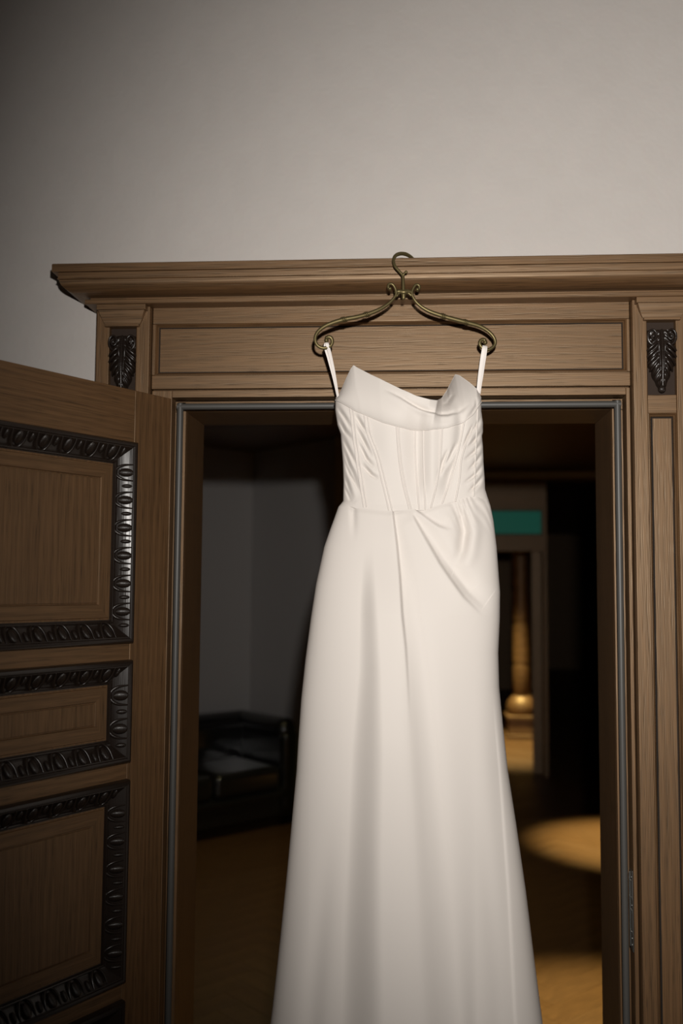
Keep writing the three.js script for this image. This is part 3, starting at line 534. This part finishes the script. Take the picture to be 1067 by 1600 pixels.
      z -= 0.004 * smooth(1.35, 1.0, y) * gauss(x - lerp(0.165, 0.20, smooth(1.4, 0.9, y)), 0.02, 0.02);
      z -= 0.007 * smooth(1.30, 0.95, y) * gauss(x - lerp(-0.125, -0.155, smooth(1.3, 0.8, y)), 0.022, 0.022);
      // small gathers where the right side joins the waist
      if (x > 0.10 && y > 1.80) z += 0.0007 * Math.sin(x * 520 + y * 230 + 3 * Math.sin(x * 90)) * smooth(1.80, 1.87, y) * smooth(0.10, 0.13, x);
      if (x < -0.06 && y > 1.75) z -= 0.005 * gauss(x - lerp(-0.085, -0.080, (1.88 - y) / 0.1), 0.006, 0.007) * smooth(1.79, 1.86, y);
      return z;
    }
    const NU = 360, NB = 60, NV = 680, rows = [];
    for (let i = 0; i <= NV; i++) {
      const row = [], v = Math.pow(i / NV, 1.12);
      for (let j = 0; j <= NU + NB; j++) {
        const front = j <= NU, q = front ? j / NU : (j - NU) / NB, lin = front ? q * 2 - 1 : 1 - q * 2, u = front ? lerp(lin, -Math.cos(q * Math.PI), 0.7) : Math.cos(q * Math.PI);
        const yTop = at(waist, lerp(-0.112, 0.200, (u + 1) / 2)), y = lerp(yTop, 0.42, v), [a, b] = edge(y), x = (a + b) / 2 + (b - a) / 2 * u;
        const n = lerp(2.3, 2.9, smooth(1.87, 1.6, y)), fade = Math.pow(Math.max(0, 1 - Math.pow(Math.abs(u), 14)), 0.5);
        const lip = 0.0025 * smooth(0.0, 0.008, v);
        row.push([x, y, front ? ZC + at(depthF, y) * dome(u, n) + (fold(x, y) + lip) * fade : ZC - at(depthB, y) * dome(u, 2.2)]);
      }
      rows.push(row);
    }
    obj('skirt', sheet(rows), M.satin, dress);
  }
  // ---- straps looped over the scrolls of the hanger
  function ribbon(name, centre, widths, across, parent) {                 // centre line with half widths; across = direction of the ribbon's width
    const c = new THREE.CatmullRomCurve3(centre.map(p => new THREE.Vector3(...p)), false, 'centripetal'), n = 48, top = [], bot = [];
    for (let i = 0; i <= n; i++) { const p = c.getPoint(i / n), f = i / n * (widths.length - 1), k = Math.min(widths.length - 2, Math.floor(f)), w = lerp(widths[k], widths[k + 1], f - k); const row = []; for (let q = 0; q <= 6; q++) { const s = q / 3 - 1; row.push([p.x + across[0] * w * s, p.y + across[1] * w * s, p.z + across[2] * w * s + 0.0006 * Math.cos(s * 3)]); } top.push(row); bot.push(row.map(r => [r[0] - across[2] * 0.0012 * 0, r[1], r[2] - 0.0012])); }
    return obj(name, [sheet(top), sheet(bot)], M.ribbon, parent);
  }
  ribbon('strap', [[-0.1175, 2.097, 0.103], [-0.1245, 2.142, 0.122], [-0.1320, 2.178, 0.139], [-0.1375, 2.199, 0.1525], [-0.1395, 2.2045, 0.149], [-0.1425, 2.199, 0.1435], [-0.1365, 2.175, 0.133], [-0.1265, 2.135, 0.116], [-0.1190, 2.097, 0.098]], [0.0016, 0.0026, 0.0034, 0.0036, 0.0036, 0.0030, 0.0024, 0.0016], [0.95, 0.12, -0.3], dress);
  ribbon('strap', [[0.1745, 2.108, 0.094], [0.1790, 2.140, 0.092], [0.1845, 2.178, 0.0905], [0.1885, 2.204, 0.0915], [0.1895, 2.2105, 0.0855], [0.1885, 2.204, 0.0785], [0.1840, 2.17, 0.080], [0.1755, 2.108, 0.086]], [0.0042, 0.0056, 0.0060, 0.0052, 0.0050, 0.0050, 0.0042], [0.97, -0.14, -0.15], dress);
}

// ---------------------------------------------------------------- black leather sofa in the corner of the room behind
{
  const L = 2.15, D = 0.74, sofa = thing('leather_sofa', 'black glossy leather sofa with low rolled arms in the dark room behind', 'sofa', [P0[0] - 0.0, 0, P0[1] + 0.055], Math.PI / 4);
  // local x along the back (corner of the walls at x = 0, sofa runs to -x), local z towards the seat front
  const rb = (x0, x1, y0, y1, z0, z1, r) => { const g = plain(new RoundedBoxGeometry(x1 - x0, y1 - y0, z1 - z0, 4, r)); g.translate((x0 + x1) / 2, (y0 + y1) / 2, (z0 + z1) / 2); return g; };
  obj('base', rb(-L + 0.04, -0.06, 0.07, 0.27, 0.06, D - 0.02, 0.025), M.leather, sofa);
  obj('backrest', [rb(-L + 0.05, -0.06, 0.2, 0.70, 0.03, 0.22, 0.06), plain(new THREE.CapsuleGeometry(0.085, L - 0.3, 8, 20)).rotateZ(Math.PI / 2).translate(-L / 2, 0.665, 0.12)], M.leather, sofa);
  for (const x of [-0.15, -L + 0.11]) obj('arm', [rb(x - 0.07, x + 0.07, 0.10, 0.66, 0.10, D, 0.05), plain(new THREE.CapsuleGeometry(0.085, D - 0.24, 8, 20)).rotateX(Math.PI / 2).translate(x, 0.665, D / 2 + 0.02)], M.leather, sofa);
  const n = 3, w = (L - 0.46) / n;
  for (let i = 0; i < n; i++) obj('seat_cushion', rb(-0.235 - (i + 1) * w, -0.235 - i * w - 0.008, 0.26, 0.43, 0.2, D + 0.015, 0.05), M.leather, sofa);
  obj('front_welt', taper([[-L + 0.2, 0.235, D - 0.005], [-L / 2, 0.235, D + 0.002], [-0.22, 0.235, D - 0.005]], [0.022], 10, 40), M.leather, sofa);
  for (const x of [-0.12, -L + 0.12]) for (const z of [0.12, D - 0.08]) obj('foot', lathe([[0.0001, 0], [0.02, 0], [0.03, 0.03], [0.028, 0.08], [0.0001, 0.08]], 12).translate(x, 0, z), M.black, sofa);
}
// ---------------------------------------------------------------- green sign over the far doorway
{
  const s = thing('exit_sign', 'dim green rectangular sign over the far doorway', 'sign', [1.0, 2.165, -6.75]);
  obj('housing', box(-0.245, 0.235, 0, 0.225, 0.0, 0.035, 'x', 0.004), M.black, s);
  obj('face', box(-0.235, 0.225, 0.01, 0.215, 0.030, 0.038, 'x', 0.002), M.sign, s);
}
// ---------------------------------------------------------------- turned column in the far passage
{
  const c = thing('wooden_column', 'turned brown column on a square pedestal in the far lit passage', 'column', [1.30, 0, -9.0]);
  obj('pedestal', [box(-0.19, 0.19, 0, 0.05, -0.19, 0.19, 'x', 0.006), box(-0.16, 0.16, 0.05, 0.22, -0.16, 0.16, 'y', 0.006), box(-0.18, 0.18, 0.22, 0.26, -0.18, 0.18, 'x', 0.006)], M.oak, c);
  obj('column_base', lathe([[0.0001, 0.26], [0.15, 0.26], [0.165, 0.30], [0.17, 0.35], [0.15, 0.41], [0.115, 0.45], [0.10, 0.47], [0.0001, 0.47]], 28), M.oak, c);
  obj('shaft', lathe([[0.0001, 0.46], [0.098, 0.46], [0.098, 0.78], [0.09, 0.80], [0.09, 0.83], [0.098, 0.85], [0.095, 1.25], [0.086, 1.27], [0.086, 1.31], [0.096, 1.33], [0.094, 1.62], [0.084, 1.64], [0.084, 1.70], [0.095, 1.72], [0.092, 2.6], [0.0001, 2.6]], 28), M.oak, c);
  obj('capital', lathe([[0.0001, 2.58], [0.10, 2.58], [0.14, 2.66], [0.15, 2.76], [0.0001, 2.76]], 28), M.oak, c);
}
// ---------------------------------------------------------------- unseen ceiling lamps, added for the floor pools and the passage light
ADDED_LAMPS.forEach(([x, y, z, I, ang], i) => {
  const where = ['over the bright patch of floor in front of the exit doorway', 'just behind the doorway of the dress', 'between doorway and black sofa', 'in the far passage before the column'][i];
  const g = thing('added_lamp', 'added unseen ceiling lamp ' + where, 'lamp', [x, 2.76, z]);
  obj('ring', lathe([[0.05, 0], [0.075, 0], [0.075, -0.008], [0.055, -0.014], [0.05, -0.004], [0.05, 0]], 24), M.steel, g);
  obj('lens', plain(new THREE.CylinderGeometry(0.05, 0.05, 0.004, 24)).translate(0, -0.004, 0), M.lampGlow, g);
  const l = new THREE.SpotLight(C(1.0, 0.83, 0.36), I, 0, ang, 0.55, 2); l.position.set(x, 2.735, z); l.target.position.set(x, 0, z); l.castShadow = true; l.shadow.radius = 2; scene.add(l, l.target);
});
// ---------------------------------------------------------------- the flash itself, on a stand behind the camera
{
  const f = thing('flash_stand', 'camera flash on a thin black stand facing the dress', 'flash', [FLASH_AT[0], 0, FLASH_AT[2] + 0.09]);
  obj('pole', plain(new THREE.CylinderGeometry(0.010, 0.012, 1.80, 12)).translate(0, 0.92, 0), M.black, f);
  for (let i = 0; i < 3; i++) { const a = i / 3 * Math.PI * 2 + 0.4; obj('leg', taper([[0, 0.38, 0], [Math.cos(a) * 0.38, 0.008, Math.sin(a) * 0.38]], [0.008, 0.008], 8, 4), M.black, f); }
  obj('flash_head', box(-0.038, 0.038, FLASH_AT[1] - 0.028, FLASH_AT[1] + 0.028, -0.07, 0.04, 'x', 0.006), M.black, f);
  obj('flash_lens', box(-0.033, 0.033, FLASH_AT[1] - 0.022, FLASH_AT[1] + 0.022, -0.076, -0.07, 'x', 0.001), M.lampGlow, f);
  obj('flash_body', box(-0.035, 0.035, FLASH_AT[1] - 0.12, FLASH_AT[1] - 0.032, -0.025, 0.035, 'x', 0.006), M.black, f);
}
renderer.render(scene, camera);
